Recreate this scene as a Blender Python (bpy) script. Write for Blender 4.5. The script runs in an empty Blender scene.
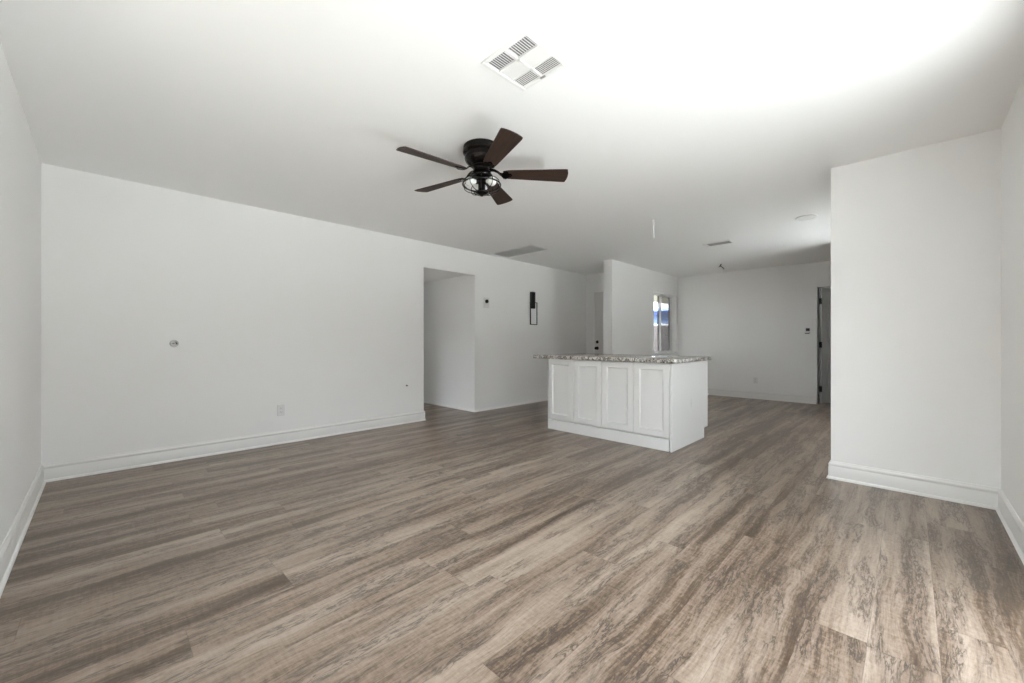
import bpy, bmesh, math
from mathutils import Vector, Matrix

C = bpy.context.scene.collection
SC = bpy.context.scene

# ------------------------------------------------------------------ camera, world, sun, exposure
YAW = 0.7777                       # the view runs 44.6 degrees off the long wall
CAM_Z = 1.0762
cd = bpy.data.cameras.new('camera')
cd.sensor_width = 36.0
cd.lens = 403.5 / 1024 * 36.0
cd.clip_start = 0.02
cam = bpy.data.objects.new('camera', cd)
C.objects.link(cam)
cam.location = (0, 0, CAM_Z)
cam.rotation_euler = (math.pi / 2, 0, YAW - math.pi / 2)
SC.camera = cam

w = bpy.data.worlds.new('sky')
SC.world = w
w.use_nodes = True
bg = w.node_tree.nodes['Background']
bg.inputs[0].default_value = (0.86, 0.94, 1.0, 1)
bg.inputs[1].default_value = 8.6

sd = bpy.data.lights.new('sun', 'SUN')
sd.energy = 58.0
sd.angle = 0.01
sd.color = (0.90, 0.96, 1.0)
sun = bpy.data.objects.new('sun', sd)
C.objects.link(sun)
sun.rotation_euler = Vector((-0.25, 0.10, -0.94)).to_track_quat('-Z', 'Y').to_euler()

SC.view_settings.view_transform = 'Standard'
SC.view_settings.look = 'None'
SC.view_settings.gamma = 1.0
SC.view_settings.use_curve_mapping = False
SC.view_settings.exposure = 0.17
SC.cycles.max_bounces = 14
SC.cycles.diffuse_bounces = 10
SC.cycles.glossy_bounces = 4
SC.cycles.transmission_bounces = 8
SC.cycles.sample_clamp_indirect = 12.0
SC.cycles.use_denoising = True
SC.cycles.caustics_reflective = False
SC.cycles.caustics_refractive = False


def portal(name, cx, cy, cz, sx, sz, towards):
    """sky portal filling a glazed opening (guides sampling, gives no light of its own)"""
    l = bpy.data.lights.new(name, 'AREA')
    l.shape = 'RECTANGLE'
    l.size, l.size_y = sx, sz
    l.cycles.is_portal = True
    o = bpy.data.objects.new(name, l)
    C.objects.link(o)
    o.location = (cx, cy, cz)
    o.rotation_euler = Vector(towards).to_track_quat('-Z', 'Z').to_euler()


# ------------------------------------------------------------------ the plan (metres; x along the long wall, y towards it)
H = 2.44
UL, VA, UP, VR = -0.326, 4.7232, 4.0303, -0.4181     # left wall, long wall, return wall, right wall
UB, VW, UW, VP = 8.62, 3.52, 5.944, 0.441      # back wall, window wall and its end, end of the return wall
UO1, UO2, ZO = 3.0786, 3.9871, 2.09                  # hall opening
UE = 6.96                                            # entry door wall
T = 0.12
SL0, SL1, SLZ = 0.25, 2.62, 2.03                     # sliding door in the right wall
KW0, KW1, KWA, KWB = 5.75, 6.72, 0.06, 1.92          # kitchen patio door in the right wall
W0, W1, WA, WB = 7.482, 8.536, 0.85, 2.04            # front window
portal('portal_sliding_door', (SL0 + SL1) / 2, VR - 0.16, SLZ / 2, SL1 - SL0, SLZ, (0, 1, 0))
portal('portal_kitchen_door', (KW0 + KW1) / 2, VR - 0.16, (KWA + KWB) / 2, KW1 - KW0, KWB - KWA, (0, 1, 0))
portal('portal_fill_room', 0.4 - 0.16, 5.9, 1.475, 1.2, 1.25, (1, 0, 0))  # window of the unseen room added to brighten the hallway
LW0, LW1, LWA, LWB = 0.50, 2.35, 0.95, 2.08           # window in the left wall, nearer than the frame edge
portal('portal_left_window', UL - 0.16, (LW0 + LW1) / 2, (LWA + LWB) / 2, LW1 - LW0, LWB - LWA, (1, 0, 0))

# ------------------------------------------------------------------ materials


class N:
    """tiny node-graph helper"""

    def __init__(self, name):
        self.m = bpy.data.materials.new(name)
        self.m.use_nodes = True
        self.t = self.m.node_tree
        self.b = self.t.nodes['Principled BSDF']

    def new(self, typ, **kw):
        n = self.t.nodes.new(typ)
        for k, v in kw.items():
            setattr(n, k, v)
        return n

    def put(self, sock, v):
        if isinstance(v, bpy.types.NodeSocket):
            self.t.links.new(v, sock)
        elif isinstance(v, (tuple, list)) and len(v) == 3 and sock.type == 'RGBA':
            sock.default_value = (*v, 1)
        else:
            sock.default_value = v

    def math(self, op, a, b=None, clamp=False):
        n = self.new('ShaderNodeMath', operation=op, use_clamp=clamp)
        self.put(n.inputs[0], a)
        if b is not None:
            self.put(n.inputs[1], b)
        return n.outputs[0]

    def xyz(self, x, y, z):
        n = self.new('ShaderNodeCombineXYZ')
        for i, v in enumerate((x, y, z)):
            self.put(n.inputs[i], v)
        return n.outputs[0]

    def pos(self):
        n = self.new('ShaderNodeTexCoord')
        s = self.new('ShaderNodeSeparateXYZ')
        self.t.links.new(n.outputs['Object'], s.inputs[0])
        return n.outputs['Object'], s.outputs[0], s.outputs[1], s.outputs[2]

    def noise(self, vec, scale=1.0, detail=4.0, rough=0.55, dist=0.0):
        n = self.new('ShaderNodeTexNoise')
        self.put(n.inputs['Vector'], vec)
        n.inputs['Scale'].default_value = scale
        n.inputs['Detail'].default_value = detail
        n.inputs['Roughness'].default_value = rough
        n.inputs['Distortion'].default_value = dist
        return n.outputs[0]

    def white(self, vec):
        n = self.new('ShaderNodeTexWhiteNoise', noise_dimensions='3D')
        self.put(n.inputs['Vector'], vec)
        return n.outputs['Value']

    def ramp(self, f, stops, interp='LINEAR'):
        n = self.new('ShaderNodeValToRGB')
        n.color_ramp.interpolation = interp
        e = n.color_ramp.elements
        while len(e) < len(stops):
            e.new(0.5)
        for k, (p, c) in enumerate(stops):
            e[k].position = p
            e[k].color = (*c, 1) if isinstance(c, (tuple, list)) else (c, c, c, 1)
        self.put(n.inputs[0], f)
        return n.outputs[0]

    def mix(self, f, a, b, blend='MIX'):
        n = self.new('ShaderNodeMix', data_type='RGBA', blend_type=blend)
        self.put(n.inputs[0], f)
        self.put(n.inputs[6], a)
        self.put(n.inputs[7], b)
        return n.outputs[2]

    def bump(self, h, strength, dist):
        n = self.new('ShaderNodeBump')
        n.inputs['Strength'].default_value = strength
        n.inputs['Distance'].default_value = dist
        self.put(n.inputs['Height'], h)
        self.t.links.new(n.outputs[0], self.b.inputs['Normal'])

    def set(self, **kw):
        for k, v in kw.items():
            self.put(self.b.inputs[k.replace('_', ' ')], v)
        return self.m


def paint(name, col, rough=0.6, tex=0.0, scale=60.0, metal=0.0, vary=0.03):
    n = N(name)
    p, x, y, z = n.pos()
    f = n.noise(p, scale * 0.08, 3)
    dark = tuple(c * (1 - vary) for c in col)
    n.set(Base_Color=n.mix(f, dark, col), Roughness=rough, Metallic=metal)
    if tex > 0:
        n.bump(n.noise(p, scale, 3), tex, 0.002)
    return n.m


def floor_mat():
    n = N('vinyl_plank')
    p, x, y, z = n.pos()
    PW, PL = 0.1815, 1.22
    r = n.math('DIVIDE', n.math('ADD', y, 0.256 + PW * 20), PW)
    row = n.math('FLOOR', r)
    fv = n.math('FRACT', r)
    off = n.white(n.xyz(row, 3.1, 7.7))
    c = n.math('ADD', n.math('DIVIDE', n.math('ADD', x, 12.0), PL), n.math('MULTIPLY', off, 5.0))
    col = n.math('FLOOR', c)
    fu = n.math('FRACT', c)
    rnd = n.white(n.xyz(row, col, 1.3))
    rnd2 = n.white(n.xyz(row, col, 9.1))
    sh = n.math('MULTIPLY', rnd, 37.0)
    sh2 = n.math('MULTIPLY', rnd2, 53.0)
    # slow wobble makes the grain wander and form cathedral figures
    wob = n.noise(n.xyz(n.math('ADD', n.math('MULTIPLY', x, 1.7), sh), n.math('MULTIPLY', y, 5.0), sh2), 1.0, 2)
    gy = n.math('ADD', y, n.math('MULTIPLY', wob, 0.09))
    g = lambda sx, sy, d, ro: n.noise(n.xyz(n.math('ADD', n.math('MULTIPLY', x, sx), sh), n.math('MULTIPLY', gy, sy), sh2), 1.0, d, ro)
    broad = n.noise(n.xyz(n.math('MULTIPLY', x, 0.30), n.math('MULTIPLY', gy, 5.6), n.math('MULTIPLY', rnd, 0.35)), 1.0, 1, 0.4)
    band = n.noise(n.xyz(n.math('ADD', n.math('MULTIPLY', x, 0.7), sh), n.math('MULTIPLY', gy, 15.0), sh2), 1.0, 2, 0.5)
    mid = g(1.6, 30.0, 5, 0.65)
    fine = g(7.0, 130.0, 5, 0.7)
    saw = n.noise(n.xyz(n.math('MULTIPLY', x, 85.0), n.math('ADD', n.math('MULTIPLY', y, 10.0), sh), sh2), 1.0, 4, 0.65)
    blot = n.noise(n.xyz(n.math('ADD', n.math('MULTIPLY', x, 1.6), sh2), n.math('MULTIPLY', gy, 13.0), sh), 1.0, 5, 0.65)
    pits = n.noise(n.xyz(n.math('MULTIPLY', x, 42.0), n.math('MULTIPLY', y, 95.0), sh), 1.0, 4, 0.7)
    ridge = n.noise(n.xyz(n.math('ADD', n.math('MULTIPLY', x, 9.0), sh2), n.math('MULTIPLY', gy, 52.0), sh), 1.0, 6, 0.66, 0.5)
    ridge = n.math('ABSOLUTE', n.math('SUBTRACT', ridge, 0.5))
    v = n.math('MULTIPLY', broad, 1.10)
    for f_, k_ in ((band, 0.80), (mid, 0.60), (fine, 0.62), (saw, 0.30), (pits, 0.50), (rnd, 0.08)):
        v = n.math('ADD', v, n.math('MULTIPLY', f_, k_))
    v = n.math('SUBTRACT', v, 1.475)
    base = n.ramp(v, [(0.18, (0.066, 0.041, 0.0245)), (0.35, (0.118, 0.080, 0.053)), (0.47, (0.206, 0.150, 0.110)), (0.62, (0.262, 0.200, 0.153)), (0.85, (0.350, 0.278, 0.222))])
    # fine dark cracks gathered in worn blotches
    wear = n.ramp(blot, [(0.47, 0.0), (0.56, 1.0)])
    cm = n.math('MULTIPLY', n.ramp(ridge, [(0.0, 1.0), (0.06, 0.0)]), wear)
    base = n.mix(n.math('MULTIPLY', wear, 0.22), base, (0.085, 0.060, 0.045))
    base = n.mix(n.math('MULTIPLY', cm, 0.9), base, (0.045, 0.032, 0.024))
    e1 = n.math('MINIMUM', fv, n.math('SUBTRACT', 1.0, fv))
    e2 = n.math('MINIMUM', fu, n.math('SUBTRACT', 1.0, fu))
    s1 = n.math('LESS_THAN', e1, 0.0055)
    s2 = n.math('LESS_THAN', e2, 0.0011)
    seam = n.math('MAXIMUM', s1, s2)
    base = n.mix(n.math('MULTIPLY', seam, 0.38), base, (0.06, 0.045, 0.035))
    n.set(Base_Color=base, Roughness=n.math('ADD', n.math('MULTIPLY', mid, 0.14), 0.26))
    n.b.inputs['Specular IOR Level'].default_value = 0.65
    hgt = n.math('SUBTRACT', n.math('ADD', n.math('MULTIPLY', fine, 0.5), n.math('MULTIPLY', saw, 0.3)), n.math('MULTIPLY', seam, 1.0))
    n.bump(hgt, 0.12, 0.002)
    return n.m


def granite_mat():
    n = N('speckled_granite')
    p, x, y, z = n.pos()
    a = n.noise(p, 24, 4, 0.65, 1.6)
    b = n.noise(p, 34, 4, 0.65, 1.2)
    c = n.noise(p, 90, 3, 0.6)
    colr = n.ramp(a, [(0.40, (0.72, 0.71, 0.68)), (0.48, (0.60, 0.58, 0.54)), (0.54, (0.27, 0.24, 0.21)), (0.62, (0.12, 0.11, 0.10))])
    colr = n.mix(n.ramp(b, [(0.55, 0.0), (0.59, 1.0)]), colr, (0.035, 0.032, 0.030))
    colr = n.mix(n.math('MULTIPLY', n.ramp(c, [(0.58, 0.0), (0.66, 1.0)]), 0.6), colr, (0.80, 0.79, 0.76))
    n.set(Base_Color=colr, Roughness=0.12)
    return n.m


def wood_mat(name, dark, light):
    n = N(name)
    p, x, y, z = n.pos()
    g = n.noise(n.xyz(n.math('MULTIPLY', x, 5.0), n.math('MULTIPLY', y, 70.0), n.math('MULTIPLY', z, 30.0)), 1.0, 5, 0.6, 0.4)
    n.set(Base_Color=n.ramp(g, [(0.3, dark), (0.7, light)]), Roughness=0.55)
    return n.m


def glass_mat(name, col=(1, 1, 1), rough=0.0):
    n = N(name)
    n.set(Base_Color=col, Roughness=rough, IOR=1.05)
    n.b.inputs['Transmission Weight'].default_value = 1.0
    return n.m


def pane_mat():
    """thin window glass: mostly clear with a mirror film"""
    n = N('window_glass')
    tr = n.new('ShaderNodeBsdfTransparent')
    gl = n.new('ShaderNodeBsdfGlossy')
    gl.inputs['Roughness'].default_value = 0.0
    lwt = n.new('ShaderNodeLayerWeight')
    lwt.inputs['Blend'].default_value = 0.5
    fr = n.math('ADD', n.math('MULTIPLY', n.math('POWER', lwt.outputs['Facing'], 5.0), 0.9), 0.03)
    mx = n.new('ShaderNodeMixShader')
    n.t.links.new(fr, mx.inputs[0])
    n.t.links.new(tr.outputs[0], mx.inputs[1])
    n.t.links.new(gl.outputs[0], mx.inputs[2])
    n.t.links.new(mx.outputs[0], n.t.nodes['Material Output'].inputs[0])
    return n.m


def screen_mat():
    """insect screen: fine grey mesh, about half open"""
    n = N('insect_screen')
    tr = n.new('ShaderNodeBsdfTransparent')
    df = n.new('ShaderNodeBsdfDiffuse')
    df.inputs[0].default_value = (0.22, 0.22, 0.23, 1)
    mx = n.new('ShaderNodeMixShader')
    mx.inputs[0].default_value = 0.5
    n.t.links.new(tr.outputs[0], mx.inputs[1])
    n.t.links.new(df.outputs[0], mx.inputs[2])
    n.t.links.new(mx.outputs[0], n.t.nodes['Material Output'].inputs[0])
    return n.m


def panel_mat():
    """white cabinet panel with one faint grey scuff"""
    n = N('white_panel_scuffed')
    p, x, y, z = n.pos()
    dx = n.math('DIVIDE', n.math('SUBTRACT', x, 0.0), 0.022)
    dz = n.math('DIVIDE', n.math('SUBTRACT', z, 0.425), 0.06)
    r2 = n.math('ADD', n.math('MULTIPLY', dx, dx), n.math('MULTIPLY', dz, dz))
    f = n.math('MULTIPLY', n.ramp(r2, [(0.0, 1.0), (1.0, 0.0)]), n.noise(p, 45, 4))
    n.set(Base_Color=n.mix(n.math('MULTIPLY', f, 0.5), (0.78, 0.78, 0.765), (0.42, 0.41, 0.40)), Roughness=0.4)
    return n.m


def block_mat():
    n = N('grey_block')
    p, x, y, z = n.pos()
    br = n.new('ShaderNodeTexBrick')
    n.t.links.new(n.xyz(n.math('ADD', x, y), z, 0.0), br.inputs['Vector'])
    br.inputs['Scale'].default_value = 1.0
    br.inputs['Brick Width'].default_value = 0.4
    br.inputs['Row Height'].default_value = 0.2
    br.inputs['Mortar Size'].default_value = 0.012
    br.inputs['Color1'].default_value = (0.12, 0.102, 0.10, 1)
    br.inputs['Color2'].default_value = (0.09, 0.078, 0.078, 1)
    br.inputs['Mortar'].default_value = (0.065, 0.06, 0.06, 1)
    n.set(Base_Color=br.outputs[0], Roughness=0.9)
    return n.m


WALL = paint('wall_paint', (0.91, 0.91, 0.904), 0.62, 0.10, 90, vary=0.01)
CEIL = paint('ceiling_paint', (0.925, 0.925, 0.92), 0.75, 0.12, 110, vary=0.01)
TRIM = paint('trim_paint', (0.82, 0.815, 0.80), 0.34, vary=0.01)
CAB = paint('cabinet_white', (0.80, 0.80, 0.79), 0.36, vary=0.01)
PANEL = panel_mat()
DOORW = paint('door_white', (0.78, 0.77, 0.75), 0.42, vary=0.01)
DOORSHADE = paint('door_shaded', (0.55, 0.55, 0.54), 0.45, vary=0.01)  # darker than the front door paint: shade put into the colour
PLAST = paint('white_plastic', (0.80, 0.80, 0.79), 0.35, vary=0.01)
METW = paint('white_enamel', (0.84, 0.84, 0.83), 0.35, vary=0.01)
DARK = paint('duct_grey', (0.22, 0.22, 0.225), 0.8)
GREYV = paint('grey_filter', (0.42, 0.42, 0.42), 0.8)
BLACK = paint('black_metal', (0.012, 0.0115, 0.011), 0.32, metal=0.3)
BRONZE = paint('oil_bronze', (0.016, 0.014, 0.013), 0.24, metal=0.75)
WIRE = paint('dark_cable', (0.05, 0.05, 0.05), 0.5)
WALNUT = wood_mat('dark_walnut', (0.014, 0.007, 0.0045), (0.050, 0.024, 0.014))
BULB = paint('frosted_white_bulb', (0.88, 0.88, 0.87), 0.15, vary=0.0)
CLEAR = glass_mat('seeded_glass', (0.97, 0.98, 0.98), 0.08)
PANE = pane_mat()
SCREEN = screen_mat()
ALU = paint('white_vinyl', (0.80, 0.80, 0.80), 0.4, vary=0.01)
ALUD = paint('dark_screen_frame', (0.09, 0.085, 0.08), 0.5)
BRASS = paint('nickel', (0.45, 0.44, 0.42), 0.3, metal=0.9)
CONC = paint('pale_concrete', (0.60, 0.595, 0.575), 0.9, 0.3, 30, vary=0.10)
BOUNCE = paint('bounce_gravel', (0.24, 0.235, 0.22), 0.95, 0.4, 25, vary=0.08)
DIRT = paint('dry_ground', (0.13, 0.115, 0.095), 0.95, 0.5, 8, vary=0.35)
STUCCO = paint('exterior_stucco', (0.55, 0.53, 0.48), 0.9, 0.5, 60)
SOFFIT = paint('soffit_beige', (0.42, 0.42, 0.37), 0.8)
HBLUE = paint('house_light_blue', (0.15, 0.23, 0.44), 0.85)
HDARK = paint('house_dark_blue', (0.03, 0.055, 0.17), 0.7)
HROOF = paint('house_blue_roof', (0.08, 0.14, 0.36), 0.8, vary=0.2)
BLOCK = block_mat()
FLOOR = floor_mat()
GRANITE = granite_mat()

# ------------------------------------------------------------------ mesh helpers


def bm_new():
    return bmesh.new()


def box(bm, x0, x1, y0, y1, z0, z1, bevel=0.0, M=None, seg=1):
    vs = [bm.verts.new((x, y, z)) for x in (x0, x1) for y in (y0, y1) for z in (z0, z1)]
    fs = [(0, 1, 3, 2), (4, 6, 7, 5), (0, 4, 5, 1), (2, 3, 7, 6), (0, 2, 6, 4), (1, 5, 7, 3)]
    faces = [bm.faces.new([vs[i] for i in f]) for f in fs]
    geom = vs
    if bevel > 0:
        es = list({e for f in faces for e in f.edges})
        r = bmesh.ops.bevel(bm, geom=es, offset=bevel, segments=seg, profile=0.5, affect='EDGES')
        geom = list({v for f in r['faces'] for v in f.verts} | {v for v in vs if v.is_valid})
    if M is not None:
        bmesh.ops.transform(bm, matrix=M, verts=[v for v in geom if v.is_valid])
    return geom


def lathe(bm, prof, seg=40, M=None):
    """revolve (r, z) points about z"""
    rings = []
    for r, z in prof:
        if r < 1e-6:
            rings.append([bm.verts.new((0, 0, z))])
        else:
            rings.append([bm.verts.new((r * math.cos(2 * math.pi * k / seg), r * math.sin(2 * math.pi * k / seg), z)) for k in range(seg)])
    for a, b in zip(rings, rings[1:]):
        for k in range(seg):
            k2 = (k + 1) % seg
            if len(a) == 1 and len(b) == 1:
                continue
            if len(a) == 1:
                bm.faces.new((a[0], b[k], b[k2]))
            elif len(b) == 1:
                bm.faces.new((a[k], b[0], a[k2]))
            else:
                bm.faces.new((a[k], b[k], b[k2], a[k2]))
    if M is not None:
        bmesh.ops.transform(bm, matrix=M, verts=[v for r in rings for v in r])


def tube(bm, pts, rad, seg=8, closed=False):
    pts = [Vector(p) for p in pts]
    n = len(pts)
    rings = []
    for i, p in enumerate(pts):
        a = pts[(i - 1) % n] if (closed or i > 0) else p
        b = pts[(i + 1) % n] if (closed or i < n - 1) else p
        d = (b - a).normalized()
        up = Vector((0, 0, 1)) if abs(d.z) < 0.95 else Vector((1, 0, 0))
        s = d.cross(up).normalized()
        t = s.cross(d).normalized()
        rings.append([bm.verts.new(p + rad * (math.cos(2 * math.pi * k / seg) * s + math.sin(2 * math.pi * k / seg) * t)) for k in range(seg)])
    m = n if closed else n - 1
    for i in range(m):
        a, b = rings[i], rings[(i + 1) % n]
        for k in range(seg):
            bm.faces.new((a[k], a[(k + 1) % seg], b[(k + 1) % seg], b[k]))
    if not closed:
        bm.faces.new(rings[0][::-1])
        bm.faces.new(rings[-1])


def prism(bm, poly, z0, z1, M=None):
    """extrude a 2D outline between two heights"""
    a = [bm.verts.new((x, y, z0)) for x, y in poly]
    b = [bm.verts.new((x, y, z1)) for x, y in poly]
    n = len(poly)
    bm.faces.new(a[::-1])
    bm.faces.new(b)
    for i in range(n):
        bm.faces.new((a[i], a[(i + 1) % n], b[(i + 1) % n], b[i]))
    if M is not None:
        bmesh.ops.transform(bm, matrix=M, verts=a + b)


def obj(name, bm, mat, parent=None, loc=None, smooth=False):
    bmesh.ops.recalc_face_normals(bm, faces=bm.faces[:])
    me = bpy.data.meshes.new(name)
    bm.to_mesh(me)
    bm.free()
    me.materials.append(mat)
    if smooth:
        me.polygons.foreach_set('use_smooth', [True] * len(me.polygons))
        me.set_sharp_from_angle(angle=math.radians(38))
    o = bpy.data.objects.new(name, me)
    C.objects.link(o)
    if loc is not None:
        o.location = loc
    if parent is not None:
        o.parent = parent
    return o


def tag(o, label, cat, group=None, kind=None):
    o['label'] = label
    o['category'] = cat
    if group:
        o['group'] = group
    if kind:
        o['kind'] = kind
    return o


def thing(name, loc, label, cat, group=None, kind=None, rot=(0, 0, 0)):
    o = bpy.data.objects.new(name, None)
    o.empty_display_size = 0.1
    C.objects.link(o)
    o.location = loc
    o.rotation_euler = rot
    return tag(o, label, cat, group, kind)


def struct(name, bm, mat, label, cat, smooth=False):
    return tag(obj(name, bm, mat, smooth=smooth), label, cat, kind='structure')


def boxes(*bs):
    bm = bm_new()
    for b in bs:
        box(bm, *b)
    return bm


# ------------------------------------------------------------------ the room shell
struct('floor', boxes((UL - 0.15, 10.3, VR - 0.15, VW + 0.165, -0.1, 0), (UL - 0.15, UE + T, VW + 0.165, 7.3, -0.1, 0)), FLOOR,
       'grey brown wood-look vinyl plank floor', 'floor')
struct('ceiling', boxes((UL - 0.15, 10.3, VR - 0.15, VW + 0.165, H, H + 0.12), (UL - 0.15, UE + T, VW + 0.165, VA + T, H, H + 0.12)), CEIL,
       'flat white ceiling over living room and kitchen', 'ceiling')
struct('wall_left', boxes((UL - 0.15, UL, VR - 0.15, LW0, 0, H), (UL - 0.15, UL, LW0, LW1, 0, LWA), (UL - 0.15, UL, LW0, LW1, LWB, H),
                          (UL - 0.15, UL, LW1, VA + T, 0, H)), WALL, 'white wall at the left edge of the photo', 'wall')
struct('wall_front', boxes((UL, UO1, VA, VA + T, 0, H), (UO1, UO2, VA, VA + T, ZO, H), (UO2, UE, VA, VA + T, 0, H)), WALL,
       'long white wall with the hallway opening and black sconce', 'wall')
YR0, YR1 = VR - 0.15, VR
struct('wall_right', boxes((UL, SL0, YR0, YR1, 0, H), (SL0, SL1, YR0, YR1, SLZ, H), (SL1, KW0, YR0, YR1, 0, H),
                           (KW0, KW1, YR0, YR1, 0, KWA), (KW0, KW1, YR0, YR1, KWB, H), (KW1, UB, YR0, YR1, 0, H)), WALL,
       'white wall strip at the right edge of the photo', 'wall')
struct('wall_kitchen', boxes((UP, UP + T, VR, VP, 0, H)), WALL, 'white return wall at right in front of the kitchen', 'wall')
DV0, DV1, DZ = 0.36, 1.135, 2.015       # doorway in the back wall
struct('wall_back', boxes((UB, UB + T, VR - 0.15, DV0, 0, H), (UB, UB + T, DV0, DV1, DZ, H), (UB, UB + T, DV1, VW + 0.165, 0, H)), WALL,
       'far white back wall with the ajar door', 'wall')
YW0, YW1 = VW, VW + 0.165
struct('wall_window', boxes((UW, W0, YW0, YW1, 0, H), (W0, W1, YW0, YW1, 0, WA), (W0, W1, YW0, YW1, WB, H), (W1, UB, YW0, YW1, 0, H)), WALL,
       'white wall holding the sliding window behind the island', 'wall')
EV0, EV1, EZ = 3.72, 4.535, 2.075        # front door hole
struct('wall_entry', boxes((UE, UE + T, YW1, EV0, 0, H), (UE, UE + T, EV0, EV1, EZ, H), (UE, UE + T, EV1, VA + T, 0, H)), WALL,
       'narrow white entry wall around the front door', 'wall')
# hall beyond the opening (lower ceiling); side doorway and windowed room added to brighten it
HD0, HD1 = 4.96, 5.72
SU0, SV1 = 0.4, 7.2
struct('wall_fill_room', boxes((SU0 - 0.15, SU0, VA + T, 5.3, 0, H), (SU0 - 0.15, SU0, 5.3, 6.5, 0, 0.85), (SU0 - 0.15, SU0, 5.3, 6.5, 2.1, H), (SU0 - 0.15, SU0, 6.5, SV1, 0, H),
                           (SU0 - 0.15, UO1 - T, SV1, SV1 + 0.1, 0, H), (UO1 - T, UO1 - 0.001, VA + T, SV1, 2.3, H)), WALL, 'walls of an added room whose window brightens the hallway', 'wall')
struct('ceiling_fill_room', boxes((SU0 - 0.15, UO1, VA + T, SV1 + 0.1, H, H + 0.12)), CEIL, 'ceiling of the added room that brightens the hallway', 'ceiling')
struct('wall_hall', boxes((UO2, UO2 + T, VA + T, 7.2, 0, 2.3)), WALL, 'white hallway wall seen through the opening', 'wall')
struct('wall_hall_far', boxes((UO1 - T, UO2 + T, 7.2, 7.3, 0, 2.3)), WALL, 'far end wall of the hallway beyond the opening', 'wall')
struct('wall_hall_side', boxes((UO1 - T, UO1, VA + T, HD0, 0, 2.3), (UO1 - T, UO1, HD0, HD1, 2.03, 2.3), (UO1 - T, UO1, HD1, 7.2, 0, 2.3)), WALL, 'near side wall of the hallway beyond the opening', 'wall')
struct('ceiling_hall', boxes((UO1, UO2, VA + T, 7.2, 2.115, 2.25)), CEIL, 'low white ceiling of the hallway', 'ceiling')
# dark room behind the ajar door
struct('wall_bedroom', boxes((10.15, 10.3, VR, VW, 0, H), (UB + T, 10.15, 2.5, 2.62, 0, H), (UB + T, 10.15, -0.57, -0.45, 0, H)), WALL,
       'walls of the dark room behind the ajar door', 'wall')

struct('wall_light_block', boxes((6.95, 7.07, VR, 0.66, 0, H)), WALL, 'unseen stub wall added to block kitchen light from the ajar door', 'wall')  # added out of view to keep kitchen daylight off the ajar door

# ------------------------------------------------------------------ baseboards
PROF = [(0, 0), (0.026, 0), (0.0255, 0.006), (0.023, 0.012), (0.019, 0.016), (0.0145, 0.018), (0.0145, 0.094), (0.012, 0.098), (0.012, 0.104),
        (0.0145, 0.108), (0.0145, 0.116), (0.0105, 0.124), (0.006, 0.129), (0.005, 0.136), (0, 0.136)]
SHOE = [(0, 0), (0.017, 0), (0.016, 0.008), (0.012, 0.014), (0.006, 0.018), (0.0, 0.020)]


def sweep(bm, a, b, prof, side, mit_a, mit_b):
    """profile along a->b; side=+1 offsets to the left of travel; mit = shift of the end per unit of offset"""
    a, b = Vector(a), Vector(b)
    d = (b - a).normalized()
    nrm = Vector((-d.y, d.x)) * side
    A = [bm.verts.new((*(a + nrm * o + d * (o * mit_a)), z)) for o, z in prof]
    B = [bm.verts.new((*(b + nrm * o + d * (o * mit_b)), z)) for o, z in prof]
    k = len(prof)
    bm.faces.new(A)
    bm.faces.new(B[::-1])
    for i in range(k):
        j = (i + 1) % k
        bm.faces.new((A[i], B[i], B[j], A[j]))


def board(name, segs, label, mat=TRIM, prof=PROF):
    bm = bm_new()
    for s in segs:
        sweep(bm, s[0], s[1], prof, *s[2:])
    tag(obj(name, bm, mat, smooth=True), label, 'baseboard', kind='structure')


board('baseboard_left', [((UL, VR), (UL, VA), -1, 1, -1)], 'white moulded baseboard along the left wall')
board('baseboard_front', [((UL, VA), (UO1, VA), -1, 1, 1), ((UO1, VA), (UO1, VA + T), -1, -1, 0)],
      'white moulded baseboard along the long wall')
board('baseboard_right', [((SL1 + 0.08, VR), (UP, VR), 1, 0, -1)], 'white moulded baseboard along the right wall strip')
board('baseboard_kitchen', [((UP, VR), (UP, VP), 1, 1, 1), ((UP, VP), (UP + T, VP), 1, -1, 1), ((UP + T, VP), (UP + T, VR), 1, -1, 0)],
      'white moulded baseboard wrapping the right return wall')
board('baseboard_back', [((UB, VW), (UB, DV1 + 0.002), -1, 1, 0)], 'white moulded baseboard along the far back wall')
board('baseboard_hall', [((UO2, 7.2), (UO2, VA), -1, 0, 1)], 'thin white shoe moulding along the hallway wall', prof=SHOE)
board('baseboard_entry', [((UO2, VA), (UE, VA), -1, -1, 0)], 'thin white shoe moulding under the black sconce', prof=SHOE)
board('baseboard_window', [((UW, VW), (UB, VW), -1, 0, -1)], 'white moulding below the sliding window', prof=SHOE)

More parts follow.
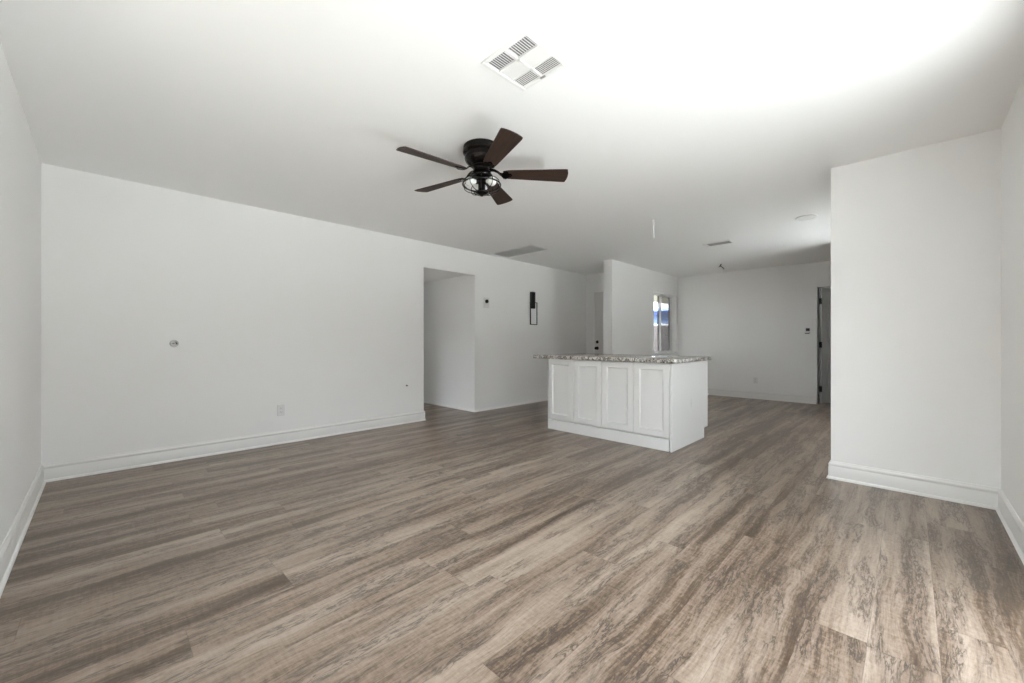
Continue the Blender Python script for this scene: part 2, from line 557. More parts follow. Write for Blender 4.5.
# ------------------------------------------------------------------ window_1, the small sliding window in the window wall
win = thing('window_1', ((W0 + W1) / 2, VW + 0.115, WA), 'small white sliding window behind the island', 'window', kind='structure')
ww, wh = (W1 - W0) / 2, WB - WA
fr = 0.016
bm = bm_new()
box(bm, -ww, ww, -0.03, 0.04, 0, fr)
box(bm, -ww, ww, -0.03, 0.04, wh - fr, wh)
box(bm, -ww, -ww + fr, -0.03, 0.04, fr, wh - fr)
box(bm, ww - fr, ww, -0.03, 0.04, fr, wh - fr)
obj('window_frame', bm, ALU, win)
for x0, x1, y, m in ((-ww + fr, 0.016, 0.008, ALU), (-0.016, ww - fr, -0.012, ALU)):
    bm = bm_new()
    t = 0.020
    box(bm, x0, x1, y - 0.009, y + 0.009, fr, fr + t)
    box(bm, x0, x1, y - 0.009, y + 0.009, wh - fr - t, wh - fr)
    box(bm, x0, x0 + t, y - 0.009, y + 0.009, fr + t, wh - fr - t)
    box(bm, x1 - t, x1, y - 0.009, y + 0.009, fr + t, wh - fr - t)
    sh_ = obj('sash', bm, m, win)
    bm = bm_new()
    box(bm, x0 + t, x1 - t, y - 0.002, y + 0.002, fr + t, wh - fr - t)
    obj('pane', bm, PANE, sh_)
bm = bm_new()
sx0, sx1, sy = -0.045, ww - 0.017, 0.030
for b in ((sx0, sx1, fr, fr + 0.016), (sx0, sx1, wh - fr - 0.016, wh - fr), (sx0, sx0 + 0.026, fr + 0.016, wh - fr - 0.016), (sx1 - 0.03, sx1, fr + 0.016, wh - fr - 0.016)):
    box(bm, b[0], b[1], sy - 0.006, sy + 0.006, b[2], b[3])
sf = obj('screen_frame', bm, ALUD, win)
bm = bm_new()
box(bm, sx0 + 0.026, sx1 - 0.03, sy - 0.0006, sy + 0.0006, fr + 0.016, wh - fr - 0.016)
obj('insect_screen', bm, SCREEN, sf)

# door_4 (kitchen, right wall) and door_3 (sliding patio door) stand in the right wall, out of frame, and let the daylight in
win2 = thing('door_4', ((KW0 + KW1) / 2, VR - 0.08, KWA), 'kitchen patio door hidden behind the right return wall', 'door', kind='structure')
kw, kh = (KW1 - KW0) / 2, KWB - KWA
bm = bm_new()
for b in ((-kw, kw, 0, 0.04), (-kw, kw, kh - 0.04, kh), (-kw, -kw + 0.04, 0.04, kh - 0.04), (kw - 0.04, kw, 0.04, kh - 0.04), (-0.025, 0.025, 0.04, kh - 0.04)):
    box(bm, b[0], b[1], -0.03, 0.03, b[2], b[3])
obj('door_frame', bm, ALU, win2)
win3 = thing('window_2', (UL - 0.08, (LW0 + LW1) / 2, LWA), 'window in the left wall outside the frame', 'window', kind='structure')
lw_, lh_ = (LW1 - LW0) / 2, LWB - LWA
bm = bm_new()
for b in ((-lw_, lw_, 0, 0.04), (-lw_, lw_, lh_ - 0.04, lh_), (-lw_, -lw_ + 0.04, 0.04, lh_ - 0.04), (lw_ - 0.04, lw_, 0.04, lh_ - 0.04), (-0.025, 0.025, 0.04, lh_ - 0.04)):
    box(bm, -0.03, 0.03, b[0], b[1], b[2], b[3])
obj('window_frame', bm, ALU, win3)
sld = thing('door_3', ((SL0 + SL1) / 2, VR - 0.08, 0), 'sliding glass patio door just right of the frame', 'door', kind='structure')
dw = (SL1 - SL0) / 2
bm = bm_new()
for b in ((-dw, dw, 0, 0.03), (-dw, dw, SLZ - 0.04, SLZ), (-dw, -dw + 0.04, 0.03, SLZ - 0.04), (dw - 0.04, dw, 0.03, SLZ - 0.04), (-0.04, 0.04, 0.03, SLZ - 0.04)):
    box(bm, b[0], b[1], -0.04, 0.04, b[2], b[3])
obj('door_frame', bm, ALU, sld)

# ------------------------------------------------------------------ door_1, the front door
fd = thing('door_1', (UE + 0.03, (EV0 + EV1) / 2, 0.012), 'white front door with black lock and knob left of the window wall', 'door', kind='structure')
fw = (EV1 - EV0) / 2 - 0.006


def panelled(bm, w, h, t, face, rails):
    """a slab with recessed panels on one side (face=-1 towards -x)"""
    box(bm, -t / 2 if face > 0 else -t / 2 + 0.014, t / 2 - (0.014 if face > 0 else 0), -w, w, 0, h)
    xa, xb = (-t / 2, -t / 2 + 0.014) if face < 0 else (t / 2 - 0.014, t / 2)
    st = 0.115
    box(bm, xa, xb, -w, -w + st, 0, h)
    box(bm, xa, xb, w - st, w, 0, h)
    zs = [0] + rails + [h]
    for z0, z1 in rails_pairs(rails, h):
        box(bm, xa, xb, -w + st, w - st, z0, z1)
    # raised fields
    edges = rails_pairs(rails, h)
    for (a0, a1), (b0, b1) in zip(edges, edges[1:]):
        xm = (xa + 0.004, xb) if face < 0 else (xa, xb - 0.004)
        box(bm, xm[0], xm[1], -w + st + 0.035, w - st - 0.035, a1 + 0.035, b0 - 0.035)


def rails_pairs(rails, h):
    return [(0, 0.22)] + [(r - 0.06, r + 0.06) for r in rails] + [(h - 0.12, h)]


bm = bm_new()
box(bm, -0.022, 0.022, -fw, fw, 0, EZ - 0.022, 0.002)
slab = obj('door_slab', bm, DOORW, fd)
bm = bm_new()
Mx = Matrix.Rotation(-math.pi / 2, 4, 'Y')
yk = fw - 0.07
lathe(bm, [(0, 0), (0.031, 0), (0.031, 0.008), (0.026, 0.014), (0.014, 0.016), (0.014, 0.026), (0, 0.026)], 24, Matrix.Translation((-0.022, yk, 1.055)) @ Mx)
o = obj('deadbolt', bm, BLACK, fd, smooth=True)
o['label'] = 'black deadbolt'
bm = bm_new()
lathe(bm, [(0, 0), (0.033, 0), (0.033, 0.008), (0.013, 0.012), (0.013, 0.035), (0.024, 0.04), (0.029, 0.052), (0.026, 0.064), (0.012, 0.07), (0, 0.07)], 24,
      Matrix.Translation((-0.022, yk, 0.93)) @ Mx)
o = obj('door_knob', bm, BLACK, fd, smooth=True)
o['label'] = 'black knob'

# ------------------------------------------------------------------ door_2, the panel door standing ajar in the back wall
ANG = math.radians(62)
dd = thing('door_2', (UB + 0.060, DV1 - 0.047, 0.0), 'panel door with shade put into its colour, ajar in the far back wall', 'door', kind='structure',
           rot=(0, 0, ANG))
bm = bm_new()
DW, DH, DT = 0.745, DZ - 0.03, 0.035
# slab local frame: hinge edge at y=0, running to -y; visible face at -x (camera side), thickness to +x
Mt = Matrix.Translation((0.0, -DW / 2, 0.012))
b2 = bm_new()
panelled(b2, DW / 2, DH, DT, -1, [0.93])
bmesh.ops.transform(b2, matrix=Mt, verts=b2.verts[:])
bm.free()
obj('door_slab', b2, DOORSHADE, dd)
for hz in (0.26, 1.02, 1.77):
    bm = bm_new()
    box(bm, -0.017, 0.006, -0.0005, 0.026, hz - 0.05, hz + 0.05, 0.002)
    for k in range(3):
        lathe(bm, [(0, 0), (0.0075, 0), (0.0075, 0.031), (0, 0.031)], 12, Matrix.Translation((-0.022, 0.010, hz - 0.05 + k * 0.0345)))
    o = obj('hinge', bm, BLACK, dd)
    o['label'] = 'black hinge'
bm = bm_new()
for b in ((UB + 0.001, UB + T, DV1 - 0.006, DV1 - 0.0005, 0, DZ), (UB + 0.001, UB + T, DV0, DV0 + 0.006, 0, DZ), (UB + 0.001, UB + T, DV0, DV1, DZ - 0.008, DZ)):
    box(bm, *b)
tag(obj('trim_1', bm, TRIM), 'flat white jamb lining the far doorway', 'trim', kind='structure')

# ------------------------------------------------------------------ kitchen island
IU0, IU1, IV0, IV1, IZ = 3.8726, 4.845, 1.6394, 3.192, 0.864
isl = thing('kitchen_island', ((IU0 + IU1) / 2, (IV0 + IV1) / 2, 0), 'white island cabinet with four shaker panels under the granite worktop', 'island')
ix, iy = (IU1 - IU0) / 2, (IV1 - IV0) / 2


def toe_panel(y0, y1):
    bm = bm_new()
    poly = [(-ix, 0), (ix - 0.11, 0), (ix - 0.11, 0.112), (ix, 0.112), (ix, IZ), (-ix, IZ)]
    a = [bm.verts.new((x, y0, z)) for x, z in poly]
    b = [bm.verts.new((x, y1, z)) for x, z in poly]
    bm.faces.new(a)
    bm.faces.new(b[::-1])
    for i in range(6):
        j = (i + 1) % 6
        bm.faces.new((a[i], b[i], b[j], a[j]))
    bmesh.ops.bevel(bm, geom=bm.edges[:], offset=0.0012, segments=1, affect='EDGES')
    return bm


pt = 0.019
obj('side_panel', toe_panel(-iy, -iy + pt), PANEL, isl)
obj('side_panel', toe_panel(iy - pt, iy), CAB, isl)
bm = bm_new()
box(bm, -ix + 0.040, ix - 0.022, -iy + pt, iy - pt, 0.112, IZ)
box(bm, -ix + 0.040, ix - 0.11, -iy + pt, iy - pt, 0.0, 0.112)
obj('carcass', bm, CAB, isl)
bm = bm_new()
box(bm, -ix + 0.004, -ix + 0.024, -iy + pt + 0.013, iy - 0.004, 0.0, 0.118, 0.0015)
obj('kick_board', bm, CAB, isl)
n_d = 4
span0, span1 = -iy + pt + 0.003, iy - 0.004
dwid = (span1 - span0) / n_d
for k in range(n_d):
    y0 = span0 + k * dwid + 0.0022
    y1 = span0 + (k + 1) * dwid - 0.0022
    z0, z1 = 0.130, IZ - 0.004
    rl, sl, dp = 0.062, 0.011, 0.013
    xa, xb = -ix, -ix + 0.022
    bm = bm_new()

    def loop(x, i):
        return [bm.verts.new((x, yy, zz)) for yy, zz in ((y0 + i, z0 + i), (y1 - i, z0 + i), (y1 - i, z1 - i), (y0 + i, z1 - i))]
    loops = [loop(xb, 0), loop(xa + 0.002, 0), loop(xa, 0.002), loop(xa, rl), loop(xa + dp, rl + sl)]
    for p, q in zip(loops, loops[1:]):
        for i in range(4):
            j = (i + 1) % 4
            bm.faces.new((p[i], p[j], q[j], q[i]))
    bm.faces.new(loops[-1])
    bm.faces.new(loops[0][::-1])
    obj('cabinet_door', bm, CAB, isl)
# kitchen side: two plain door fronts
for k in range(3):
    s3 = (2 * iy - 2 * pt) / 3
    bm = bm_new()
    box(bm, ix - 0.022, ix - 0.001, -iy + pt + k * s3 + 0.002, -iy + pt + (k + 1) * s3 - 0.002, 0.116, IZ - 0.004, 0.001)
    obj('back_door', bm, CAB, isl)

CU0, CU1, CV0, CV1 = 3.842, 4.865, 1.602, 3.408
bm = bm_new()
box(bm, CU0, CU1, CV0, CV1, IZ, IZ + 0.042, 0.005, None, 3)
tag(obj('countertop', bm, GRANITE, smooth=True), 'polished speckled grey and white granite worktop on the island', 'worktop')

# ------------------------------------------------------------------ ceiling fan
FX, FY = 1.867, 2.137
fan = thing('ceiling_fan', (FX, FY, H), 'dark bronze five-blade ceiling fan with caged light', 'ceiling fan')
CR = YAW - math.pi / 2                    # turns view-relative bearings into room bearings
bm = bm_new()
lathe(bm, [(0, 0), (0.123, 0), (0.127, -0.004), (0.128, -0.020), (0.126, -0.027), (0.127, -0.030), (0.127, -0.034), (0.131, -0.038), (0.131, -0.047),
           (0.125, -0.054), (0.116, -0.058), (0.115, -0.064), (0.119, -0.074), (0.119, -0.086), (0.114, -0.102), (0.104, -0.116), (0.090, -0.127),
           (0.076, -0.133), (0.0, -0.133)], 56)
obj('motor_housing', bm, BRONZE, fan, smooth=True)
bm = bm_new()
lathe(bm, [(0, -0.133), (0.066, -0.133), (0.070, -0.137), (0.070, -0.144), (0.060, -0.150), (0.058, -0.166), (0.064, -0.172), (0.066, -0.182), (0.060, -0.186), (0, -0.186)], 40)
obj('flywheel', bm, BRONZE, fan, smooth=True)
TILT = math.radians(-13)


def blade_bm():
    bm = bm_new()
    pts = []
    r0, r1 = 0.150, 0.608
    n = 14
    top, bot = [], []
    for i in range(n + 1):
        t = i / n
        r = r0 + (r1 - 0.02 - r0) * t
        hw = 0.043 + (0.069 - 0.043) * min(1, t * 1.05)
        if i == 0:
            hw *= 0.80
        if i == 1:
            hw *= 0.97
        top.append((r, hw))
        bot.append((r, -hw))
    tip = [(r1 - 0.02 + 0.020 * math.cos(a), 0.069 * math.sin(a) / 1.0) for a in [math.radians(d) for d in (72, 54, 36, 18, 0, -18, -36, -54, -72)]]
    poly = top + [(r1 - 0.009, 0.0655)] + tip + [(r1 - 0.009, -0.0655)] + bot[::-1]
    # drop points that double back
    clean = []
    for p in poly:
        if not clean or (Vector(p) - Vector(clean[-1])).length > 0.002:
            clean.append(p)
    prism(bm, clean, -0.003, 0.003)
    return bm


def iron_bm():
    bm = bm_new()
    # arm out of the flywheel, then a lobed plate under the blade root
    arm = [(0.055, 0, 0.034), (0.085, 0, 0.031), (0.110, 0, 0.020), (0.130, 0, 0.002), (0.150, 0, -0.007)]
    for a, b, wa, wb in zip(arm, arm[1:], (0.014, 0.011, 0.010, 0.012), (0.011, 0.010, 0.012, 0.018)):
        vs = []
        for p, wv in ((a, wa), (b, wb)):
            for sy, sz in ((-1, -1), (1, -1), (1, 1), (-1, 1)):
                vs.append(bm.verts.new((p[0], sy * wv, p[2] + sz * 0.004)))
        for i in range(4):
            j = (i + 1) % 4
            bm.faces.new((vs[i], vs[j], vs[4 + j], vs[4 + i]))
        bm.faces.new(vs[:4][::-1])
        bm.faces.new(vs[4:])
    plate = [(0.140, -0.014), (0.155, -0.036), (0.172, -0.040), (0.186, -0.030), (0.190, -0.016), (0.204, -0.014), (0.214, 0.0), (0.204, 0.014), (0.190, 0.016),
             (0.186, 0.030), (0.172, 0.040), (0.155, 0.036), (0.140, 0.014)]
    prism(bm, plate, -0.0095, -0.0035)
    for p in ((0.170, -0.028), (0.170, 0.028), (0.200, 0)):
        lathe(bm, [(0, -0.0125), (0.004, -0.012), (0.006, -0.0095), (0, -0.0095)], 10, Matrix.Translation((p[0], p[1], 0)))
    return bm


zb = -0.189
bl0 = ir0 = None
for k in range(5):
    a = math.radians(3 + 72 * k) + CR
    if bl0 is None:
        bl = bl0 = obj('blade', blade_bm(), WALNUT, fan)
        ir = ir0 = obj('blade_iron', iron_bm(), BRONZE, bl)
        bl['label'] = 'dark walnut blade'
    else:
        bl = bl0.copy()
        C.objects.link(bl)
        bl.parent = fan
        ir = ir0.copy()
        C.objects.link(ir)
        ir.parent = bl
    bl.location = (0, 0, zb)
    bl.rotation_euler = (TILT, 0, a)
    bl.rotation_mode = 'XYZ'
bm = bm_new()
lathe(bm, [(0, -0.186), (0.050, -0.186), (0.056, -0.192), (0.074, -0.198), (0.080, -0.204), (0.080, -0.212), (0.070, -0.217), (0.026, -0.219), (0.024, -0.300), (0.034, -0.306),
           (0.046, -0.318), (0.040, -0.328), (0.022, -0.335), (0.012, -0.338), (0.010, -0.345), (0, -0.346)], 40)
obj('light_fitter', bm, BRONZE, fan, smooth=True)
bm = bm_new()


def ring(r, z, t):
    tube(bm, [(r * math.cos(2 * math.pi * i / 44), r * math.sin(2 * math.pi * i / 44), z) for i in range(44)], t, 6, True)


ring(0.081, -0.212, 0.004)
ring(0.133, -0.266, 0.0048)
ring(0.052, -0.322, 0.004)
for k in range(10):
    a = 2 * math.pi * k / 10 + 0.2
    pr = [(0.078, -0.210), (0.102, -0.222), (0.124, -0.243), (0.133, -0.266), (0.126, -0.288), (0.104, -0.306), (0.076, -0.317), (0.046, -0.322)]
    tube(bm, [(r * math.cos(a), r * math.sin(a), z) for r, z in pr], 0.0030, 6)
obj('light_cage', bm, BRONZE, fan, smooth=True)
s0 = b0 = None
for k in range(3):
    a = math.radians(-32 + 120 * k) + CR
    M = Matrix.Rotation(a, 4, 'Z') @ Matrix.Translation((0.022, 0, -0.245)) @ Matrix.Rotation(math.radians(102), 4, 'Y')
    if s0 is None:
        bm = bm_new()
        lathe(bm, [(0, -0.005), (0.016, -0.005), (0.018, 0), (0.018, 0.022), (0.015, 0.024), (0, 0.024)], 20)
        s0 = so = obj('bulb_socket', bm, BRONZE, fan, smooth=True)
        bm = bm_new()
        lathe(bm, [(0, 0.022), (0.013, 0.024), (0.014, 0.032), (0.022, 0.043), (0.0295, 0.055), (0.032, 0.067), (0.0295, 0.080), (0.021, 0.091), (0.010, 0.097), (0, 0.098)], 28)
        b0 = bu = obj('bulb', bm, BULB, so, smooth=True)
        bu['label'] = 'frosted glass bulb'
    else:
        so = s0.copy()
        C.objects.link(so)
        so.parent = fan
        bu = b0.copy()
        C.objects.link(bu)
        bu.parent = so
    so.matrix_local = M

# ------------------------------------------------------------------ ceiling register near the camera (square, six louvre sections)
vt = thing('ceiling_vent', (1.447, 1.339, H), 'square white ceiling vent with six louvre sections above the fan in the photo', 'vent')
bm = bm_new()
hs = 0.153
prism_z = -0.012
outer, inner = hs, hs - 0.024
for b in ((-outer, outer, -outer, -inner), (-outer, outer, inner, outer), (-outer, -inner, -inner, inner), (inner, outer, -inner, inner)):
    box(bm, b[0], b[1], b[2], b[3], prism_z, 0.0, 0.003)
box(bm, -inner, inner, -0.008, 0.008, prism_z - 0.001, -0.002, 0.001)
for u in (-0.046, 0.046):
    box(bm, u - 0.006, u + 0.006, -inner, inner, prism_z - 0.001, -0.002, 0.001)
obj('frame', bm, METW, vt)
bm = bm_new()
box(bm, -inner, inner, -inner, inner, -0.0012, -0.0002)
obj('duct_opening', bm, DARK, vt)
for row, (u0, u1) in enumerate(((-inner, -0.052), (-0.040, 0.040), (0.052, inner))):
    for (v0, v1) in ((-inner, -0.008), (0.008, inner)):
        bm = bm_new()
        if row == 0:                       # blades running with x
            m = 9
            for i in range(m):
                v = v0 + (v1 - v0) * (i + 0.5) / m
                box(bm, u0, u1, -0.0055, 0.0055, -0.0008, 0.0008, M=Matrix.Translation((0, v, -0.0070)) @ Matrix.Rotation(math.radians(38), 4, 'X'))
        else:
            m = 7
            sg = 1 if row == 1 else -1
            for i in range(m):
                u = u0 + (u1 - u0) * (i + 0.5) / m
                box(bm, -0.0062, 0.0062, v0, v1, -0.0008, 0.0008, M=Matrix.Translation((u, 0, -0.0068)) @ Matrix.Rotation(math.radians(28 * sg), 4, 'Y'))
        obj('louvre_section', bm, METW, vt)
bm = bm_new()
box(bm, inner - 0.004, inner + 0.006, -0.022, 0.008, -0.019, -0.012, 0.001)
o = obj('damper_lever', bm, BRASS, vt)

# return-air grille by the long wall
RU0, RU1, RV0, RV1 = 4.228, 4.605, 3.785, 4.612
rg = thing('return_grille', ((RU0 + RU1) / 2, (RV0 + RV1) / 2, H), 'long grey louvred return air grille in ceiling beside the long wall', 'vent')
rx, ry = (RU1 - RU0) / 2, (RV1 - RV0) / 2
bm = bm_new()
for b in ((-rx, rx, -ry, -ry + 0.018), (-rx, rx, ry - 0.018, ry), (-rx, -rx + 0.018, -ry + 0.018, ry - 0.018), (rx - 0.018, rx, -ry + 0.018, ry - 0.018)):
    box(bm, *b, -0.010, 0.0, 0.002)
obj('frame', bm, METW, rg)
bm = bm_new()
box(bm, -rx + 0.018, rx - 0.018, -ry + 0.018, ry - 0.018, -0.0012, -0.0002)
obj('filter', bm, GREYV, rg)
bm = bm_new()
m = 18
for i in range(m):
    u = -rx + 0.018 + (2 * rx - 0.036) * (i + 0.5) / m
    box(bm, -0.0060, 0.0060, -ry + 0.018, ry - 0.018, -0.0007, 0.0007, M=Matrix.Translation((u, 0, -0.0060)) @ Matrix.Rotation(math.radians(-42), 4, 'Y'))
for v in (-0.13, 0.13):
    box(bm, -rx + 0.018, rx - 0.018, v - 0.004, v + 0.004, -0.010, -0.003)
obj('louvres', bm, METW, rg)

# small dark register over the kitchen
kr = thing('kitchen_register', (5.985, 1.885, H), 'small dark slotted register in the kitchen ceiling near the loose wire', 'vent')
bm = bm_new()
kx, ky = 0.095, 0.178
for b in ((-kx, kx, -ky, -ky + 0.022), (-kx, kx, ky - 0.045, ky), (-kx, -kx + 0.018, -ky + 0.022, ky - 0.045), (kx - 0.018, kx, -ky + 0.022, ky - 0.045)):
    box(bm, *b, -0.012, 0.0, 0.002)
obj('frame', bm, METW, kr)
bm = bm_new()
box(bm, -kx + 0.018, kx - 0.018, -ky + 0.022, ky - 0.045, -0.0012, -0.0002)
obj('duct_opening', bm, DARK, kr)
bm = bm_new()
for i in range(5):
    u = -kx + 0.018 + (2 * kx - 0.036) * (i + 0.5) / 5
    box(bm, -0.0045, 0.0045, -ky + 0.022, ky - 0.045, -0.0006, 0.0006, M=Matrix.Translation((u, 0, -0.007)) @ Matrix.Rotation(math.radians(60), 4, 'Y'))
obj('louvres', bm, GREYV, kr)

# flat round ceiling light by the return wall
dl = thing('disc_light', (5.41, 0.806, H), 'flat round white disc light in the ceiling beside the return wall', 'ceiling light')
bm = bm_new()
lathe(bm, [(0, 0), (0.100, 0), (0.103, -0.003), (0.101, -0.010), (0.094, -0.014), (0.082, -0.015), (0.080, -0.011), (0.0, -0.011)], 48)
obj('trim_ring', bm, METW, dl, smooth=True)
bm = bm_new()
lathe(bm, [(0, -0.011), (0.079, -0.011), (0.077, -0.0135), (0.05, -0.0145), (0, -0.015)], 40)
obj('diffuser', bm, PLAST, dl, smooth=True)

# wiring left for pendants
pc = thing('pendant_cable', (4.335, 2.046, H), 'short white cable hanging from the ceiling above the island', 'cable')
bm = bm_new()
lathe(bm, [(0, 0), (0.018, 0), (0.018, -0.004), (0.010, -0.008), (0, -0.008)], 20)
obj('grommet', bm, METW, pc, smooth=True)
bm = bm_new()
tube(bm, [(0, 0, -0.006), (0.002, 0.001, -0.06), (-0.001, 0.0, -0.13), (0.003, -0.002, -0.205)], 0.011, 10)
obj('sheath', bm, METW, pc, smooth=True)
lw = thing('loose_wire', (7.64, 2.36, H), 'bent dark wire ends poking from the kitchen ceiling', 'wire')
bm = bm_new()
tube(bm, [(0, 0, 0.0), (0.004, 0.012, -0.02), (0.0, 0.02, -0.035), (-0.004, -0.01, -0.05), (-0.01, -0.045, -0.085), (-0.012, -0.05, -0.10)], 0.006, 8)
obj('hot_wire', bm, WIRE, lw, smooth=True)
bm = bm_new()
tube(bm, [(0, -0.004, 0.0), (0.002, 0.0, -0.025), (0.004, 0.022, -0.03), (0.006, 0.040, -0.05)], 0.005, 8)
obj('neutral_wire', bm, WIRE, lw, smooth=True)

# ------------------------------------------------------------------ things on the walls
def wall_thing(name, u, z, label, cat, group=None):
    """Empty on the long wall, local x along the wall, local -y out into the room"""
    return thing(name, (u, VA, z), label, cat, group)


# sconce
sc = wall_thing('wall_sconce', 5.288, 1.652, 'black rectangular sconce with open frame and glass on the long wall', 'sconce')
bm = bm_new()
box(bm, -0.045, 0.042, -0.052, 0.0, 0.0, 0.290, 0.003)
obj('housing', bm, BLACK, sc)
bm = bm_new()
f0, f1, fz0, fz1, fy0, fy1 = -0.072, 0.112, -0.283, 0.112, -0.036, -0.022
box(bm, f0, f0 + 0.017, fy0, fy1, fz0, fz1, 0.001)
box(bm, f1 - 0.009, f1, fy0, fy1, fz0, fz1, 0.001)
box(bm, f0 + 0.017, f1 - 0.009, fy0, fy1, fz0, fz0 + 0.012, 0.001)
box(bm, f0 + 0.017, f1 - 0.009, fy0, fy1, fz1 - 0.010, fz1, 0.001)
box(bm, -0.02, 0.02, fy1, 0.0, fz0 + 0.004, fz0 + 0.012)
obj('frame', bm, BLACK, sc)
bm = bm_new()
box(bm, f0 + 0.017, f1 - 0.009, -0.031, -0.027, fz0 + 0.012, fz1 - 0.010)
obj('glass_panel', bm, PANE, sc)

# thermostat
th = wall_thing('thermostat', 4.223, 1.665, 'white thermostat with round black dial right of the hallway opening', 'thermostat')
bm = bm_new()
box(bm, -0.058, 0.058, -0.008, 0.0, -0.062, 0.10, 0.004, None, 2)
obj('backplate', bm, PLAST, th)
bm = bm_new()
lathe(bm, [(0, 0), (0.029, 0), (0.029, 0.014), (0.026, 0.017), (0, 0.017)], 36, Matrix.Translation((0, -0.008, 0.04)) @ Matrix.Rotation(math.pi / 2, 4, 'X'))
obj('dial', bm, BLACK, th, smooth=True)


def outlet(name, loc, rz, label):
    o = thing(name, loc, label, 'outlet', rot=(0, 0, rz))
    bm = bm_new()
    box(bm, -0.036, 0.036, -0.007, 0.0, -0.058, 0.058, 0.003, None, 2)
    obj('cover_plate', bm, PLAST, o)
    for zz in (-0.020, 0.020):
        bm = bm_new()
        poly = [(0.0165 * math.cos(a) * 1.05, max(-0.0125, min(0.0125, 0.0165 * math.sin(a)))) for a in [2 * math.pi * i / 24 for i in range(24)]]
        prism(bm, poly, 0.0, 0.0025, Matrix.Translation((0, -0.007, zz)) @ Matrix.Rotation(math.pi / 2, 4, 'X'))
        rc = obj('receptacle', bm, PLAST, o)
        bm = bm_new()
        box(bm, -0.008, -0.0055, -0.0100, -0.0094, zz - 0.002, zz + 0.007)
        box(bm, 0.0055, 0.008, -0.0100, -0.0094, zz - 0.002, zz + 0.007)
        box(bm, -0.0022, 0.0022, -0.0100, -0.0094, zz - 0.009, zz - 0.005)
        obj('slots', bm, DARK, rc)
    return o


outlet('wall_outlet', (1.3236, VA, 0.353), 0, 'white duplex outlet low on the long wall above its baseboard')
outlet('wall_outlet', (UB, 2.06, 0.346), -math.pi / 2, 'white duplex outlet low on the far back wall')

# cable opening in the long wall
co = wall_thing('cable_box', 0.454, 1.058, 'small round cable box with coiled wires at left on the long wall', 'cable box')
bm = bm_new()
Ry = Matrix.Rotation(math.pi / 2, 4, 'X')
lathe(bm, [(0.026, 0), (0.033, 0), (0.033, 0.003), (0.026, 0.004), (0.026, 0)], 28, Ry)
obj('rim', bm, BRASS, co, smooth=True)
bm = bm_new()
lathe(bm, [(0, 0.0003), (0.026, 0.0003), (0.026, 0.0010), (0, 0.0010)], 28, Ry)
obj('opening', bm, GREYV, co)
bm = bm_new()
tube(bm, [(0.013 * math.cos(t) - 0.006, -0.004 - 0.0015 * k, 0.012 * math.sin(t)) for k, t in enumerate([i * 0.5 for i in range(16)])], 0.003, 8)
obj('coiled_wire', bm, METW, co, smooth=True)
bm = bm_new()
tube(bm, [(0.010, -0.002, 0.008), (0.013, -0.012, 0.006), (0.016, -0.020, 0.001), (0.017, -0.024, -0.006)], 0.0055, 8)
obj('connector', bm, WIRE, co, smooth=True)
# small cable stub near the opening
cs = wall_thing('cable_stub', 2.815, 0.497, 'tiny dark cable stub low on the long wall near the opening', 'cable stub')
bm = bm_new()
lathe(bm, [(0, 0), (0.013, 0), (0.013, 0.002), (0.007, 0.004), (0.0065, 0.018), (0, 0.018)], 18, Ry)
obj('bushing', bm, BRASS, cs, smooth=True)
bm = bm_new()
lathe(bm, [(0, 0.018), (0.0075, 0.018), (0.0075, 0.026), (0, 0.026)], 14, Ry)
obj('plug', bm, WIRE, cs, smooth=True)

# unfinished switch on the back wall
sw = thing('switch_box', (UB, 1.262, 1.262), 'uncovered light switch with dark toggle beside the ajar door', 'switch', rot=(0, 0, -math.pi / 2))
bm = bm_new()
box(bm, -0.036, 0.036, -0.006, 0.0, -0.056, 0.056, 0.003)
obj('mounting_plate', bm, PLAST, sw)
bm = bm_new()
box(bm, -0.022, 0.030, -0.030, -0.006, -0.004, 0.044, 0.004)
obj('toggle', bm, WIRE, sw)
bm = bm_new()
tube(bm, [(-0.036, -0.012, -0.046), (-0.015, -0.016, -0.043), (0.012, -0.014, -0.045), (0.030, -0.012, -0.036)], 0.006, 8)
obj('bare_wire', bm, WIRE, sw, smooth=True)

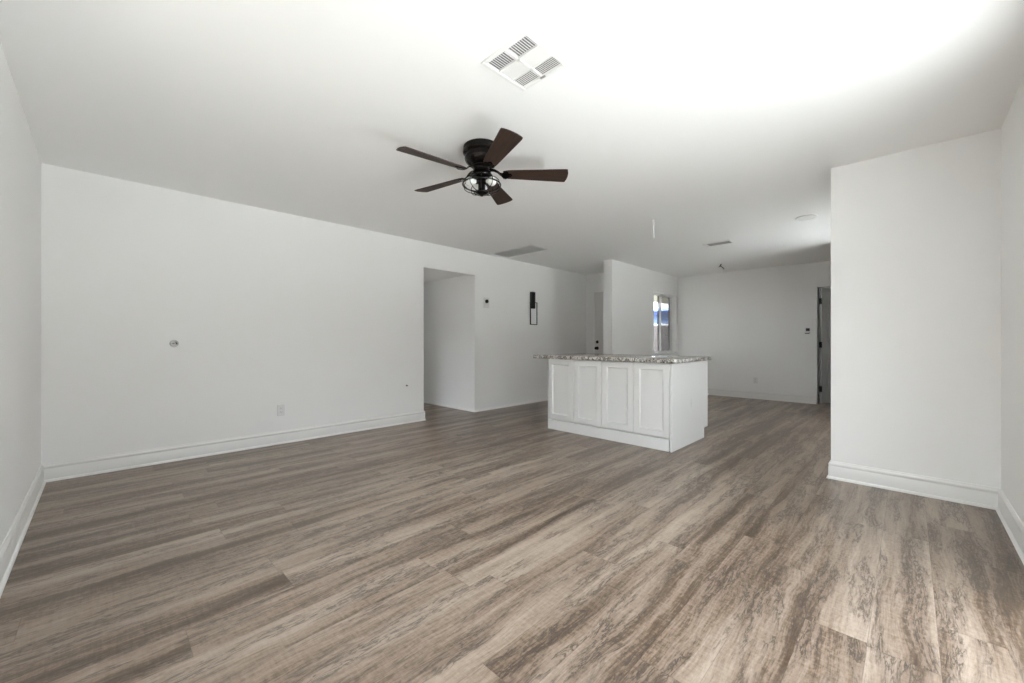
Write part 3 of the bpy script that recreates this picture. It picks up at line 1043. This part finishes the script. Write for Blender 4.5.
# ------------------------------------------------------------------ outside
struct('patio', boxes((0.3, 7.5, -2.3, VR - 0.15, -0.16, -0.04)), CONC, 'pale concrete patio outside the sliding door', 'patio')
struct('yard', boxes((-12.0, 16.0, -13.0, -2.3, -0.25, -0.06)), BOUNCE, 'unseen gravel added beyond the patio to bounce sunlight indoors', 'yard')  # added out of view, reflects sun up to the ceiling and long wall
struct('ground', boxes((-40, 60, -40, 60, -0.45, -0.2)), DIRT, 'bare ground outside the house', 'ground')
struct('eave', boxes((UE + T, UB + 6.0, YW1 + 0.02, 6.2, H - 0.02, H + 0.1)), SOFFIT, 'beige porch soffit above the small window', 'eave')
struct('sky_block_eave', boxes((UL - 0.75, 9.0, VR - 0.15 - 0.40, VR - 0.15, H, H + 0.12), (UL - 0.75, UL - 0.15, VR - 0.15, VA + T, H, H + 0.12)), SOFFIT,
       'unseen roof overhang added to block high sky light at the openings', 'eave')  # added above the unseen openings to hold back steep sky light
yf = thing('sky_block_wall', (2.0, -9.0, -0.2), 'unseen tall block wall added to block low sky light at the openings', 'fence')  # added out of view, hides the low sky from the lower walls
bm = bm_new()
box(bm, -10, 12, -0.2, 0, 0, 3.9)
box(bm, -10, -9.8, 0, 18, 0, 3.9)
obj('wall_run', bm, BLOCK, yf)
bm = bm_new()
box(bm, -10.03, 12, -0.23, 0.03, 3.9, 3.98, 0.01)
box(bm, -10.03, -9.77, 0.03, 18, 3.9, 3.98, 0.01)
obj('cap', bm, CONC, yf)
bm = bm_new()
Mh = Matrix.Translation((29.0, 13.6, 0)) @ Matrix.Rotation(math.radians(25), 4, 'Z')
bw = thing('block_fence', (17.6, 8.1, -0.2), 'grey block fence seen through the small window', 'fence', rot=(0, 0, math.radians(25)))
bm.free()
bm = bm_new()
box(bm, 0, 0.2, -9, 9, 0, 1.98)
obj('wall_run', bm, BLOCK, bw)
bm = bm_new()
box(bm, -0.03, 0.23, -9, 9, 1.98, 2.06, 0.01)
obj('cap', bm, CONC, bw)
nh = thing('neighbour_house', (29.0, 13.6, -0.2), 'light blue neighbouring house with darker blue eave seen through the small window', 'house', rot=(0, 0, math.radians(25)))
bm = bm_new()
box(bm, 0, 8, -9, 9, 0, 3.6)
obj('wall', bm, HBLUE, nh)
bm = bm_new()
box(bm, -0.55, -0.50, -9.5, 9.5, 3.20, 3.52)
obj('fascia', bm, HDARK, nh)
bm = bm_new()
vs = [bm.verts.new(p) for p in ((-0.5, -9.5, 3.52), (8.5, -9.5, 3.52), (4, -9.5, 4.05), (-0.5, 9.5, 3.52), (8.5, 9.5, 3.52), (4, 9.5, 4.05))]
for f in ((0, 1, 2), (3, 5, 4), (0, 2, 5, 3), (1, 4, 5, 2), (0, 3, 4, 1)):
    bm.faces.new([vs[i] for i in f])
obj('roof', bm, HROOF, nh)
